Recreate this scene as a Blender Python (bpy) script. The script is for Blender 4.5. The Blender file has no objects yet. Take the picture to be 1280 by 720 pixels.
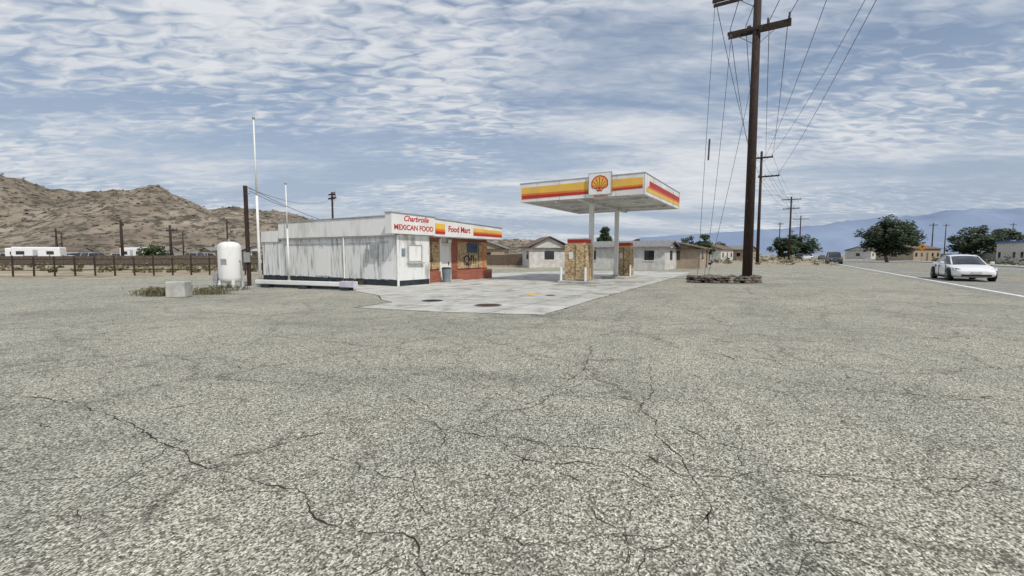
import bpy, bmesh, math, random
from mathutils import Vector, Matrix, noise
R=math.radians
random.seed(7)
scene=bpy.context.scene
scene.view_settings.view_transform='Standard'
scene.view_settings.look='None'
scene.view_settings.exposure=0
COL=scene.collection

# ---------------- material helpers ----------------
def newmat(name):
    m=bpy.data.materials.new(name); m.use_nodes=True
    nt=m.node_tree
    return m,nt,nt.nodes,nt.links,nt.nodes['Principled BSDF']
def c4(c): return (c[0],c[1],c[2],1)
def mat(name,col,col2=None,scale=3.0,rough=0.7,metal=0.0,bump=0.0,bscale=40,stretch=(1,1,1),lo=0.35,hi=0.65,detail=4,spec=0.4):
    m,nt,N,L,B=newmat(name)
    B.inputs['Roughness'].default_value=rough
    B.inputs['Metallic'].default_value=metal
    B.inputs['Specular IOR Level'].default_value=spec
    if col2 is None: col2=tuple(x*0.8 for x in col)
    tc=N.new('ShaderNodeTexCoord'); mp=N.new('ShaderNodeMapping'); mp.inputs['Scale'].default_value=stretch
    L.new(tc.outputs['Object'],mp.inputs['Vector'])
    n=N.new('ShaderNodeTexNoise'); n.inputs['Scale'].default_value=scale; n.inputs['Detail'].default_value=detail
    L.new(mp.outputs[0],n.inputs['Vector'])
    r=N.new('ShaderNodeValToRGB'); r.color_ramp.elements[0].position=lo; r.color_ramp.elements[1].position=hi
    r.color_ramp.elements[0].color=c4(col2); r.color_ramp.elements[1].color=c4(col)
    L.new(n.outputs['Fac'],r.inputs[0]); L.new(r.outputs[0],B.inputs['Base Color'])
    if bump>0:
        n2=N.new('ShaderNodeTexNoise'); n2.inputs['Scale'].default_value=bscale; n2.inputs['Detail'].default_value=3
        L.new(mp.outputs[0],n2.inputs['Vector'])
        b=N.new('ShaderNodeBump'); b.inputs['Strength'].default_value=bump; b.inputs['Distance'].default_value=0.02
        L.new(n2.outputs['Fac'],b.inputs['Height']); L.new(b.outputs[0],B.inputs['Normal'])
    return m
def math_node(N,L,op,a,b=None,c=None,clamp=False):
    n=N.new('ShaderNodeMath'); n.operation=op; n.use_clamp=clamp
    for i,v in enumerate((a,b,c)):
        if v is None: continue
        if isinstance(v,(int,float)): n.inputs[i].default_value=v
        else: L.new(v,n.inputs[i])
    return n.outputs[0]
def mixrgb(N,L,fac,a,b,mode='MIX'):
    n=N.new('ShaderNodeMix'); n.data_type='RGBA'; n.blend_type=mode
    for key,v in ((0,fac),(6,a),(7,b)):
        if isinstance(v,(int,float)): n.inputs[key].default_value=v
        elif isinstance(v,tuple): n.inputs[key].default_value=c4(v)
        else: L.new(v,n.inputs[key])
    return n.outputs[2]
def tex_noise(N,L,vec,scale,detail=4,rough=0.5,dist=0.0,dim='3D'):
    n=N.new('ShaderNodeTexNoise'); n.noise_dimensions=dim; n.inputs['Scale'].default_value=scale; n.inputs['Detail'].default_value=detail
    n.inputs['Roughness'].default_value=rough; n.inputs['Distortion'].default_value=dist
    L.new(vec,n.inputs['Vector']); return n
def ramp(N,L,src,stops):
    r=N.new('ShaderNodeValToRGB'); e=r.color_ramp.elements
    while len(e)<len(stops): e.new(0.5)
    for i,(p,c) in enumerate(stops):
        e[i].position=p; e[i].color=c4(c) if isinstance(c,tuple) else (c,c,c,1)
    L.new(src,r.inputs[0]); return r.outputs[0]

def asphalt_mat(name,tint=(1,1,1),base=1.0):
    m,nt,N,L,B=newmat(name)
    B.inputs['Roughness'].default_value=0.92; B.inputs['Specular IOR Level'].default_value=0.2
    tc=N.new('ShaderNodeTexCoord'); P=tc.outputs['Object']
    v=N.new('ShaderNodeTexVoronoi'); v.voronoi_dimensions='2D'; v.inputs['Scale'].default_value=92; L.new(P,v.inputs['Vector'])
    sep=N.new('ShaderNodeSeparateColor'); L.new(v.outputs['Color'],sep.inputs[0])
    chips=ramp(N,L,sep.outputs[0],[(0.0,(0.07,0.067,0.058)),(0.28,(0.18,0.175,0.155)),(0.58,(0.34,0.333,0.298)),(1.0,(0.60,0.59,0.54))])
    gap=ramp(N,L,v.outputs['Distance'],[(0.5,1.0),(0.85,0.4)])
    col=mixrgb(N,L,1.0,chips,gap,'MULTIPLY')
    v2=tex_noise(N,L,P,30,3,0.75,0,'2D')
    mott=ramp(N,L,v2.outputs['Fac'],[(0.34,0.55),(0.5,0.98),(0.66,1.28)])
    col=mixrgb(N,L,0.9,col,mott,'MULTIPLY')
    big=tex_noise(N,L,P,0.3,8,0.74,0.6,'2D')
    bigc=ramp(N,L,big.outputs['Fac'],[(0.28,(0.62,0.62,0.61)),(0.42,(0.88,0.88,0.87)),(0.52,(1.0,0.99,0.96)),(0.72,(1.2,1.17,1.10))])
    col=mixrgb(N,L,0.85,col,bigc,'MULTIPLY')
    dn=tex_noise(N,L,P,1.5,5,0.68,0,'2D')
    add=N.new('ShaderNodeVectorMath'); add.operation='MULTIPLY_ADD'
    L.new(dn.outputs['Color'],add.inputs[0]); add.inputs[1].default_value=(0.8,0.8,0); L.new(P,add.inputs[2])
    mk=tex_noise(N,L,P,0.42,5,0.7,0,'2D'); msep=N.new('ShaderNodeSeparateColor'); L.new(mk.outputs['Color'],msep.inputs[0])
    total=None; halo=None
    for sc,w,ch,lo,hi,st in ((0.40,0.0045,0,0.40,0.48,0.85),(1.05,0.008,1,0.42,0.52,0.7),(2.6,0.014,2,0.47,0.58,0.6)):
        vo=N.new('ShaderNodeTexVoronoi'); vo.voronoi_dimensions='2D'; vo.feature='DISTANCE_TO_EDGE'; vo.inputs['Scale'].default_value=sc
        L.new(add.outputs[0],vo.inputs['Vector'])
        line=ramp(N,L,vo.outputs['Distance'],[(w*0.4,1.0),(w*1.5,0.0)])
        hl=ramp(N,L,vo.outputs['Distance'],[(0.0,1.0),(w*9,0.0)])
        mask=ramp(N,L,msep.outputs[ch],[(lo,0.0),(hi,st)])
        f=math_node(N,L,'MULTIPLY',line,mask); h=math_node(N,L,'MULTIPLY',hl,mask)
        total=f if total is None else math_node(N,L,'MAXIMUM',total,f)
        halo=h if halo is None else math_node(N,L,'MAXIMUM',halo,h)
    br=ramp(N,L,v2.outputs['Fac'],[(0.38,0.25),(0.5,1.0)])
    total=math_node(N,L,'MULTIPLY',total,br)
    col=mixrgb(N,L,math_node(N,L,'MULTIPLY',halo,0.24),col,(0.09,0.085,0.075))  # soft shadow around the cracks, painted into the asphalt colour
    col=mixrgb(N,L,total,col,(0.04,0.037,0.032))
    col=mixrgb(N,L,1.0,col,tuple(base*t for t in tint),'MULTIPLY')
    L.new(col,B.inputs['Base Color'])
    hgt=math_node(N,L,'SUBTRACT',v.outputs['Distance'],math_node(N,L,'MULTIPLY',total,1.5))
    b=N.new('ShaderNodeBump'); b.inputs['Strength'].default_value=0.45; b.inputs['Distance'].default_value=0.006
    L.new(hgt,b.inputs['Height']); L.new(b.outputs[0],B.inputs['Normal'])
    return m

M={}
M['asphalt']=asphalt_mat('weathered_asphalt',(1.0,0.985,0.915),1.22)
M['road']=asphalt_mat('road_asphalt',(0.98,0.98,0.98),1.08)
def concrete_mat():
    m,nt,N,L,B=newmat('concrete_slab')
    B.inputs['Roughness'].default_value=0.85
    tc=N.new('ShaderNodeTexCoord'); P=tc.outputs['Object']
    a=tex_noise(N,L,P,1.1,6,0.65,0.4,'2D')
    col=ramp(N,L,a.outputs['Fac'],[(0.3,(0.40,0.385,0.345)),(0.5,(0.56,0.545,0.50)),(0.7,(0.66,0.645,0.60))])
    f=tex_noise(N,L,P,35,3,0.7,0,'2D'); fc=ramp(N,L,f.outputs['Fac'],[(0.35,0.78),(0.6,1.08)])
    col=mixrgb(N,L,0.8,col,fc,'MULTIPLY')
    s=tex_noise(N,L,P,0.6,4,0.6,1.0,'2D'); sc=ramp(N,L,s.outputs['Fac'],[(0.33,0.5),(0.45,1.0)])
    col=mixrgb(N,L,0.8,col,sc,'MULTIPLY')
    bt=N.new('ShaderNodeTexBrick'); bt.offset=0.0; bt.inputs['Scale'].default_value=1.0
    bt.inputs['Mortar Size'].default_value=0.02; bt.inputs['Brick Width'].default_value=3.6; bt.inputs['Row Height'].default_value=3.2
    bt.inputs['Color1'].default_value=(1,1,1,1); bt.inputs['Color2'].default_value=(0.82,0.82,0.80,1); bt.inputs['Mortar'].default_value=(0.25,0.23,0.2,1)
    L.new(P,bt.inputs['Vector']); col=mixrgb(N,L,1.0,col,bt.outputs['Color'],'MULTIPLY')
    L.new(col,B.inputs['Base Color']); return m
M['concrete']=concrete_mat()
def brick_mat():
    m,nt,N,L,B=newmat('red_brick')
    B.inputs['Roughness'].default_value=0.85
    tc=N.new('ShaderNodeTexCoord'); s=N.new('ShaderNodeSeparateXYZ'); L.new(tc.outputs['Object'],s.inputs[0])
    c=N.new('ShaderNodeCombineXYZ'); L.new(math_node(N,L,'ADD',s.outputs[0],s.outputs[1]),c.inputs[0]); L.new(s.outputs[2],c.inputs[1])
    bt=N.new('ShaderNodeTexBrick'); bt.inputs['Scale'].default_value=1.0
    bt.inputs['Brick Width'].default_value=0.22; bt.inputs['Row Height'].default_value=0.075; bt.inputs['Mortar Size'].default_value=0.006
    bt.inputs['Color1'].default_value=(0.38,0.09,0.045,1); bt.inputs['Color2'].default_value=(0.22,0.055,0.035,1); bt.inputs['Mortar'].default_value=(0.35,0.25,0.2,1)
    L.new(c.outputs[0],bt.inputs['Vector']); L.new(bt.outputs['Color'],B.inputs['Base Color']); return m
M['brick']=brick_mat()
def osb_mat():
    m,nt,N,L,B=newmat('strand_board')
    B.inputs['Roughness'].default_value=0.85
    tc=N.new('ShaderNodeTexCoord'); P=tc.outputs['Object']
    mp=N.new('ShaderNodeMapping'); mp.inputs['Rotation'].default_value=(R(25),R(35),R(15)); mp.inputs['Scale'].default_value=(1,1,2.0); L.new(P,mp.inputs['Vector'])
    v=N.new('ShaderNodeTexVoronoi'); v.inputs['Scale'].default_value=13; v.inputs['Randomness'].default_value=1; L.new(mp.outputs[0],v.inputs['Vector'])
    sp=N.new('ShaderNodeSeparateColor'); L.new(v.outputs['Color'],sp.inputs[0])
    col=ramp(N,L,sp.outputs[0],[(0.0,(0.20,0.125,0.065)),(0.3,(0.38,0.26,0.13)),(0.6,(0.54,0.40,0.22)),(1.0,(0.68,0.55,0.35))])
    n=tex_noise(N,L,P,1.6,6,0.7,0.8); nc=ramp(N,L,n.outputs['Fac'],[(0.34,0.45),(0.48,0.95),(0.65,1.12)])
    col=mixrgb(N,L,0.9,col,nc,'MULTIPLY')
    L.new(col,B.inputs['Base Color']); return m
M['ply']=osb_mat()
def dirt_mat(name,c1,c2,c3,dark=None,sc=0.05,spot=0.6,dl=0.50,dh=0.60,det=7):
    m,nt,N,L,B=newmat(name)
    B.inputs['Roughness'].default_value=0.95; B.inputs['Specular IOR Level'].default_value=0.1
    tc=N.new('ShaderNodeTexCoord'); P=tc.outputs['Object']
    a=tex_noise(N,L,P,sc,det,0.65,0.5)
    col=ramp(N,L,a.outputs['Fac'],[(0.33,c1),(0.5,c2),(0.66,c3)])
    n=tex_noise(N,L,P,spot,6,0.78)
    if dark:
        f=ramp(N,L,n.outputs['Fac'],[(dl,0.0),(dh,0.9)])
        col=mixrgb(N,L,f,col,dark)
    L.new(col,B.inputs['Base Color'])
    b=N.new('ShaderNodeBump'); b.inputs['Strength'].default_value=0.7; b.inputs['Distance'].default_value=0.5
    L.new(n.outputs['Fac'],b.inputs['Height']); L.new(b.outputs[0],B.inputs['Normal'])
    return m
M['dirt']=dirt_mat('desert_dirt',(0.28,0.22,0.16),(0.40,0.335,0.25),(0.50,0.43,0.34),(0.16,0.145,0.095),0.06,0.35)
M['hill']=dirt_mat('rocky_hillside',(0.14,0.115,0.09),(0.235,0.195,0.15),(0.37,0.315,0.25),(0.07,0.062,0.048),0.013,0.13,0.48,0.56)
M['mount']=dirt_mat('hazy_mountain',(0.19,0.245,0.35),(0.21,0.265,0.375),(0.24,0.30,0.405),None,0.002,0.004)  # aerial haze is baked into the mountain's bluish base colours
M['white']=mat('white_paint_weathered',(0.80,0.79,0.76),(0.56,0.54,0.50),2.0,0.6,stretch=(1,1,0.25),lo=0.26,hi=0.5)
M['board']=mat('painted_boards',(0.76,0.76,0.74),(0.30,0.29,0.27),2.2,0.8,bump=0.3,bscale=30,stretch=(1.0,2.5,0.30),lo=0.31,hi=0.51,detail=8)
M['canopyw']=mat('canopy_white',(0.82,0.81,0.79),(0.68,0.67,0.64),0.8,0.45,stretch=(1,1,0.4))
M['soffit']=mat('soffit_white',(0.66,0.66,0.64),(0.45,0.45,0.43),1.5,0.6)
M['yellow']=mat('sign_yellow',(0.82,0.50,0.07),(0.70,0.43,0.10),1.2,0.5)
M['orange']=mat('sign_orange',(0.74,0.20,0.03),(0.62,0.18,0.04),1.2,0.5)
M['red']=mat('sign_red',(0.52,0.03,0.02),(0.42,0.035,0.025),1.2,0.5)
M['dark']=mat('dark_base_paint',(0.03,0.045,0.05),(0.015,0.02,0.025),3,0.7)
M['wood']=mat('creosote_wood',(0.06,0.036,0.027),(0.022,0.014,0.011),6,0.85,stretch=(4,4,0.4),bump=0.3)
M['woodgrey']=mat('grey_wood',(0.15,0.12,0.095),(0.07,0.055,0.04),5,0.9)
M['metal']=mat('galvanised_metal',(0.5,0.5,0.5),(0.38,0.38,0.38),6,0.4,metal=0.6)
M['wire']=mat('cable_black',(0.03,0.03,0.035),(0.02,0.02,0.02),5,0.6)
M['insul']=mat('insulator_glaze',(0.12,0.1,0.09),(0.05,0.04,0.04),5,0.3)
M['rubber']=mat('rubber',(0.02,0.02,0.02),(0.012,0.012,0.012),8,0.8)
M['glass']=mat('tinted_glass',(0.02,0.025,0.03),(0.015,0.018,0.02),2,0.06,spec=0.8)
M['carwhite']=mat('car_paint_white',(0.82,0.82,0.82),(0.78,0.78,0.78),2,0.22,spec=0.6)
M['cargrey']=mat('car_paint_dark',(0.05,0.055,0.065),(0.04,0.045,0.05),2,0.25,spec=0.6)
M['carsilver']=mat('car_paint_silver',(0.45,0.46,0.47),(0.4,0.41,0.42),2,0.3)
M['carblue']=mat('car_paint_blue',(0.05,0.1,0.22),(0.05,0.08,0.18),2,0.3)
M['rim']=mat('alloy_rim',(0.35,0.35,0.36),(0.2,0.2,0.2),6,0.35,metal=0.7)
M['lamp']=mat('lamp_lens',(0.75,0.76,0.78),(0.4,0.4,0.42),10,0.1)
M['roadwhite']=mat('road_paint_white',(0.80,0.79,0.76),(0.5,0.49,0.46),5,0.8,lo=0.3,hi=0.5)
M['roadyellow']=mat('road_paint_yellow',(0.6,0.38,0.05),(0.4,0.28,0.08),5,0.8)
M['curb']=mat('kerb_concrete',(0.50,0.49,0.46),(0.35,0.34,0.31),3,0.85)
M['rock']=mat('planter_rock',(0.22,0.18,0.145),(0.075,0.062,0.055),3.5,0.9,bump=0.5,bscale=12)
M['pebble']=mat('pebble_stone',(0.30,0.28,0.24),(0.10,0.09,0.08),1.5,0.9)
M['leaf']=mat('foliage_green',(0.062,0.092,0.024),(0.022,0.038,0.011),0.8,0.7)
M['leafdark']=mat('foliage_dark',(0.045,0.068,0.025),(0.02,0.032,0.014),0.8,0.7)
M['scrub']=mat('dry_scrub',(0.22,0.19,0.11),(0.095,0.095,0.05),0.15,0.9)
M['bark']=mat('tree_bark',(0.16,0.12,0.08),(0.08,0.06,0.04),8,0.9)
M['crack']=mat('crack_shadow',(0.075,0.07,0.06),(0.035,0.033,0.028),9,1.0,spec=0.0)
M['iron']=mat('cast_iron',(0.13,0.075,0.05),(0.07,0.045,0.035),12,0.7,metal=0.2)
M['roofbrown']=mat('shingle_brown',(0.20,0.14,0.10),(0.12,0.09,0.07),4,0.9)
M['roofgrey']=mat('shingle_grey',(0.27,0.26,0.25),(0.17,0.165,0.16),4,0.9)
M['stuccot']=mat('stucco_tan',(0.42,0.34,0.25),(0.32,0.26,0.19),2,0.9)
M['stuccow']=mat('stucco_white',(0.66,0.65,0.61),(0.50,0.48,0.44),2,0.9)
M['bluep']=mat('blue_paint',(0.06,0.15,0.4),(0.05,0.12,0.32),2,0.6)
M['bin']=mat('bin_plastic',(0.22,0.27,0.30),(0.15,0.19,0.21),3,0.5)
M['signy']=mat('warning_sign_face',(0.75,0.30,0.03),(0.65,0.26,0.03),3,0.4)
M['graffiti']=mat('spray_paint_dark',(0.03,0.02,0.03),(0.06,0.03,0.03),6,0.7)

# ---------------- geometry helpers ----------------
def empty(name,loc=(0,0,0),rz=0.0,scale=1.0):
    e=bpy.data.objects.new(name,None); e.empty_display_size=0.2
    e.location=loc; e.rotation_euler=(0,0,rz); e.scale=(scale,)*3
    COL.objects.link(e); return e
def mesh(name,verts,faces,mats,parent=None,midx=None,smooth=False,loc=None,rz=None):
    me=bpy.data.meshes.new(name); me.from_pydata(verts,[],faces)
    if not isinstance(mats,(list,tuple)): mats=[mats]
    for m in mats: me.materials.append(m)
    if midx: me.polygons.foreach_set('material_index',midx)
    if smooth: me.polygons.foreach_set('use_smooth',[True]*len(me.polygons))
    me.update()
    o=bpy.data.objects.new(name,me); COL.objects.link(o)
    if parent: o.parent=parent
    if loc: o.location=loc
    if rz is not None: o.rotation_euler=(0,0,rz)
    return o
def bevel(o,w=0.01,seg=2):
    b=o.modifiers.new('b','BEVEL'); b.width=w; b.segments=seg; b.limit_method='ANGLE'; return o
def boxvf(b,off=0):
    x0,x1,y0,y1,z0,z1=b
    v=[(x0,y0,z0),(x1,y0,z0),(x1,y1,z0),(x0,y1,z0),(x0,y0,z1),(x1,y0,z1),(x1,y1,z1),(x0,y1,z1)]
    f=[(0,3,2,1),(4,5,6,7),(0,1,5,4),(1,2,6,5),(2,3,7,6),(3,0,4,7)]
    return v,[tuple(i+off for i in q) for q in f]
def boxes(name,bl,m,parent=None,bev=0.0,loc=None,rz=None):
    V=[];F=[]
    for b in bl:
        v,f=boxvf(b,len(V)); V+=v;F+=f
    o=mesh(name,V,F,m,parent,loc=loc,rz=rz)
    if bev: bevel(o,bev)
    return o
def tube_vf(p0,p1,r0,r1,n=10,off=0,caps=True):
    p0=Vector(p0);p1=Vector(p1);d=(p1-p0).normalized()
    a=d.orthogonal().normalized(); b=d.cross(a)
    V=[];F=[]
    for p,r in ((p0,r0),(p1,r1)):
        for i in range(n):
            t=2*math.pi*i/n; V.append(tuple(p+a*math.cos(t)*r+b*math.sin(t)*r))
    for i in range(n):
        j=(i+1)%n; F.append((off+i,off+j,off+n+j,off+n+i))
    if caps: F.append(tuple(off+i for i in reversed(range(n)))); F.append(tuple(off+n+i for i in range(n)))
    return V,F
def tubes(name,tl,m,parent=None,n=10,smooth=False,loc=None,rz=None):
    V=[];F=[]
    for t in tl:
        v,f=tube_vf(*t,n=n,off=len(V)); V+=v;F+=f
    return mesh(name,V,F,m,parent,smooth=smooth,loc=loc,rz=rz)
def text(name,body,size,m,parent,loc,rot,ext=0.006,bold=0.0,sx=1.0,shear=0):
    c=bpy.data.curves.new(name,'FONT'); c.body=body; c.size=size; c.extrude=ext; c.offset=bold; c.shear=shear
    c.align_x='CENTER'; c.align_y='CENTER'; c.materials.append(m)
    o=bpy.data.objects.new(name,c); COL.objects.link(o); o.parent=parent; o.location=loc; o.rotation_euler=rot; o.scale=(sx,1,1)
    return o
def poly_sheet(name,pts,z,m,loc=(0,0,0),rz=0):
    return mesh(name,[(x,y,z) for x,y in pts],[tuple(range(len(pts)))],m,loc=loc,rz=rz)

AZ=R(59); SO=Vector((-5.72,22.4,0))
d1=Vector((0.515,0.857,0)); d2=Vector((-0.857,0.515,0))
def W(x,y,z=0): return SO+d1*x+d2*y+Vector((0,0,z))

# ---------------- ground ----------------
poly_sheet('ground',[(-9000,-3000),(9000,-3000),(9000,9000),(-9000,9000)],-0.03,M['dirt'])
poly_sheet('asphalt_lot',[(-200,-24.0),(62,-24.0),(60,-14),(58,-2),(40,6),(26,8),(18,14),(8,16),(-5,22),(-25,52),(-60,120),(-200,120)],0.0,M['asphalt'],loc=SO,rz=AZ)
poly_sheet('road',[(-300,-41),(1200,-41),(1200,-23.6),(-300,-23.6)],0.004,M['road'],loc=SO,rz=AZ)
def stripes(name,lst,m,z=0.008):
    V=[];F=[]
    for x0,x1,y0,y1 in lst:
        k=len(V); V+=[(x0,y0,z),(x1,y0,z),(x1,y1,z),(x0,y1,z)]; F.append((k,k+1,k+2,k+3))
    return mesh(name,V,F,m,loc=SO,rz=AZ)
stripes('road_edge_line',[(-300,1200,-24.50,-24.28),(-300,1200,-38.6,-38.45)],M['roadwhite'])
stripes('road_centre_line',[(-300,1200,-29.7,-29.58),(-300,1200,-29.98,-29.86),(-300,1200,-33.5,-33.38)],M['roadyellow'])
boxes('road_kerb',[(-300,1200,-41.3,-41.0,-0.02,0.14)],M['curb'],loc=SO,rz=AZ)
poly_sheet('sidewalk',[(-300,-43.2),(1200,-43.2),(1200,-41.3),(-300,-41.3)],0.13,M['curb'],loc=SO,rz=AZ)
def loc_of(x,y):
    v=Vector((x,y,0))-SO; return (v.dot(d1),v.dot(d2))
ap=[(0.84,11.8),(1.9,13.8),(2.8,15.6),(5.46,20.4),(8.2,25.3),(12.4,33.0),(16,40),(10,44),(2,41),(-4,36),(-2.2,29.9),(-5.6,22.6),(-7.6,23.6),(-8.2,21.8),(-6.6,19.2),(-5.2,17.4),(-4.6,15.7),(-4.0,14.9),(-4.75,13.4),(-3.4,12.9),(-1.7,12.3)]
pts=[]
for i in range(len(ap)):
    a=Vector(ap[i]);b=Vector(ap[(i+1)%len(ap)]); n=max(1,int((b-a).length/0.35))
    for k in range(n):
        p=a.lerp(b,k/n); j=0.05 if k else 0
        p+=Vector((noise.noise((p.x*2.3,p.y*2.3,1))*j*2,noise.noise((p.x*2.3,p.y*2.3,5))*j*2)); pts.append(loc_of(p.x,p.y))
poly_sheet('concrete_apron',pts,0.005,M['concrete'],loc=SO,rz=AZ)
def ribbon(V,F,pl,w,z=0.0045,taper=True):
    n=len(pl); k=len(V)
    for i,p in enumerate(pl):
        a=pl[max(0,i-1)];b=pl[min(n-1,i+1)]
        t=(b-a)
        if t.length<1e-6: t=Vector((1,0))
        t.normalize(); nn=Vector((-t.y,t.x))
        ww=w*(0.15+1.9*abs(noise.noise((p.x*4,p.y*4,3))))
        if taper: ww*=min(1,(i+0.3)/4,(n-0.7-i)/4+0.1)
        V.append((p.x+nn.x*ww,p.y+nn.y*ww,z)); V.append((p.x-nn.x*ww,p.y-nn.y*ww,z))
    for i in range(n-1):
        F.append((k+2*i,k+2*i+1,k+2*i+3,k+2*i+2))
def rough_line(pl,step=0.04,amp=0.11,seed=0):
    out=[]
    for i in range(len(pl)-1):
        a=Vector(pl[i]);b=Vector(pl[i+1]); n=max(2,int((b-a).length/step))
        for k in range(n): out.append(a.lerp(b,k/n))
    out.append(Vector(pl[-1]))
    res=[]
    for p in out:
        q=Vector((p.x*2.2,p.y*2.2,seed)); q2=Vector((p.x*11,p.y*11,seed+9)); q3=Vector((p.x*31,p.y*31,seed+4))
        res.append(p+Vector((noise.noise(q),noise.noise(q+Vector((7,3,1)))))*amp+Vector((noise.noise(q2),noise.noise(q2+Vector((7,3,1)))))*amp*0.4+Vector((noise.noise(q3),noise.noise(q3+Vector((7,3,1)))))*amp*0.12)
    return res
V=[];F=[]
main=[[(-7.5,5.3),(-5.8,4.97),(-4.6,4.75),(-4.15,4.45),(-3.25,3.94),(-2.33,3.32),(-1.73,3.02),(-1.08,2.63),(-0.52,2.3),(-0.2,1.8)],
 [(1.43,7.9),(1.1,6.5),(0.6,5.2),(0.0,4.5),(-0.47,3.95)],[(-0.9,4.0),(-0.47,3.95),(0.27,3.69),(1.0,3.4),(1.31,3.08)],
 [(2.3,7.4),(1.9,6.0),(1.6,5.1),(1.35,4.4),(1.31,3.08),(1.1,2.5)],
 [(-1.3,5.2),(-0.8,4.4),(-0.6,3.8),(-0.75,3.3),(-0.5,2.7)],
 [(-4,11.2),(-2.2,10.2),(0.2,9.8),(2.6,8.9),(4.6,8.6),(7.5,7.2)],
 [(0.9,11.5),(1.1,9.7),(0.7,8.4),(1.43,7.9)],
 [(2.6,12.6),(3.0,10.3),(2.5,8.9),(3.4,7.0),(3.1,5.8)],
 [(1.31,3.08),(2.1,3.2),(2.9,2.9),(3.6,3.1)],[(3.1,5.8),(4.2,5.1),(5.5,4.9)],
 [(-4.15,4.45),(-4.3,3.6),(-3.9,2.9)],[(-2.33,3.32),(-1.8,3.8),(-1.3,4.1)],[(-9,8.6),(-6.6,8.1),(-4.4,8.6),(-1.8,7.4),(0.3,7.3),(1.43,7.9)],
 [(0.45,2.9),(0.6,2.4),(0.45,1.7)],[(5.0,14.5),(6.1,12.2),(5.6,10.4),(6.4,8.9)]]
for i,c in enumerate(main):
    rl=rough_line(c,seed=i*3.1)
    ribbon(V,F,rl,0.0070 if i in (0,1,2) else 0.0046)
    rg=random.Random(i)
    for k in range(10,len(rl)-5,rg.randint(9,16)):
        a=rg.uniform(0,6.28); p=rl[k]; q=p+Vector((math.cos(a),math.sin(a)))*rg.uniform(.15,.6)
        a+=rg.uniform(-.8,.8); q2=q+Vector((math.cos(a),math.sin(a)))*rg.uniform(.1,.5)
        o_=rough_line([p,q,q2],seed=i*3.1,amp=0.0); ribbon(V,F,[w_+Vector((noise.noise((w_.x*9,w_.y*9,1)),noise.noise((w_.x*9,w_.y*9,8))))*0.05*min(1,j/6) for j,w_ in enumerate(o_)],0.003)
rng=random.Random(21)
for i in range(260):
    y=1.3+rng.random()**0.8*19; x=rng.uniform(-1.25,1.25)*y
    a=rng.uniform(0,6.28); L_=rng.uniform(0.4,3.0); pl=[(x,y)]
    for k in range(int(L_/0.3)+1):
        a+=rng.uniform(-.8,.8); x+=0.3*math.cos(a); y+=0.3*math.sin(a); pl.append((x,y))
    if any((-6<p[0]<8 and p[1]>11.5 and p[0]<0.9+(p[1]-11.8)*0.6) for p in pl): continue
    ribbon(V,F,rough_line(pl,seed=i*1.7),rng.uniform(0.002,0.0045))
mesh('pavement_cracks',V,F,M['crack'])
V=[];F=[]
ribbon(V,F,rough_line([(p[0],p[1]) for p in ap[:6]],seed=50,amp=0.03,step=0.12),0.03,z=0.0085,taper=False)
ribbon(V,F,rough_line([ap[i] for i in (0,20,19,18,17,16,15,14)],seed=51,amp=0.03,step=0.12),0.03,z=0.0085,taper=False)
mesh('slab_edge_seam',V,F,M['crack'])
# loose pebbles
V=[];F=[];rg=random.Random(99)
for i in range(420):
    y=1.2+rg.random()**1.4*16; x=rg.uniform(-1.25,1.25)*y; r=rg.uniform(.006,.016)*(1+0.04*y); k=len(V)
    for dx,dy,dz in ((1,0,.3),(.3,.9,.25),(-.9,.4,.3),(-.5,-.8,.3),(.4,-.9,.25)):
        V.append((x+dx*r*rg.uniform(.7,1.2),y+dy*r*rg.uniform(.7,1.2),0.0))
        V.append((x+dx*r*.7,y+dy*r*.7,r*rg.uniform(.5,.9)))
    for q in range(5):
        n=(q+1)%5; F.append((k+2*q,k+2*n,k+2*n+1,k+2*q+1))
    F.append(tuple(k+2*q+1 for q in range(5)))
mesh('loose_gravel',V,F,M['pebble'])

def disc(name,x,y,r,m,z=0.012):
    n=32; e=empty(name,(x,y,0))
    v,f=tube_vf((0,0,0.0),(0,0,z),r,r*0.985,n); mesh('lid',v,f,m,e)
    V=[];F=[]
    for i in range(-3,4):
        h=math.sqrt(max(0,(r*0.85)**2-(i*r*0.24)**2)); b,fa=boxvf((-h,h,i*r*0.24-0.012,i*r*0.24+0.012,z,z+0.006),len(V)); V+=b;F+=fa
    mesh('tread_ribs',V,F,m,e)
    n=32;V=[];F=[]
    for i in range(n):
        t=2*math.pi*i/n
        V+= [(math.cos(t)*r*1.02,math.sin(t)*r*1.02,z),(math.cos(t)*r*1.15,math.sin(t)*r*1.15,z)]
    for i in range(n): j=(i+1)%n; F.append((2*i,2*i+1,2*j+1,2*j))
    mesh('collar',V,F,M['curb'],e)
disc('fuel_tank_manhole_cover',-2.75,15.4,0.36,M['dark'])
disc('fuel_tank_manhole_cover',-0.75,14.0,0.42,M['iron'])
disc('fuel_tank_manhole_cover',0.8,17.8,0.22,M['yellow'])
disc('fuel_tank_manhole_cover',1.5,17.4,0.2,M['iron'])

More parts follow.
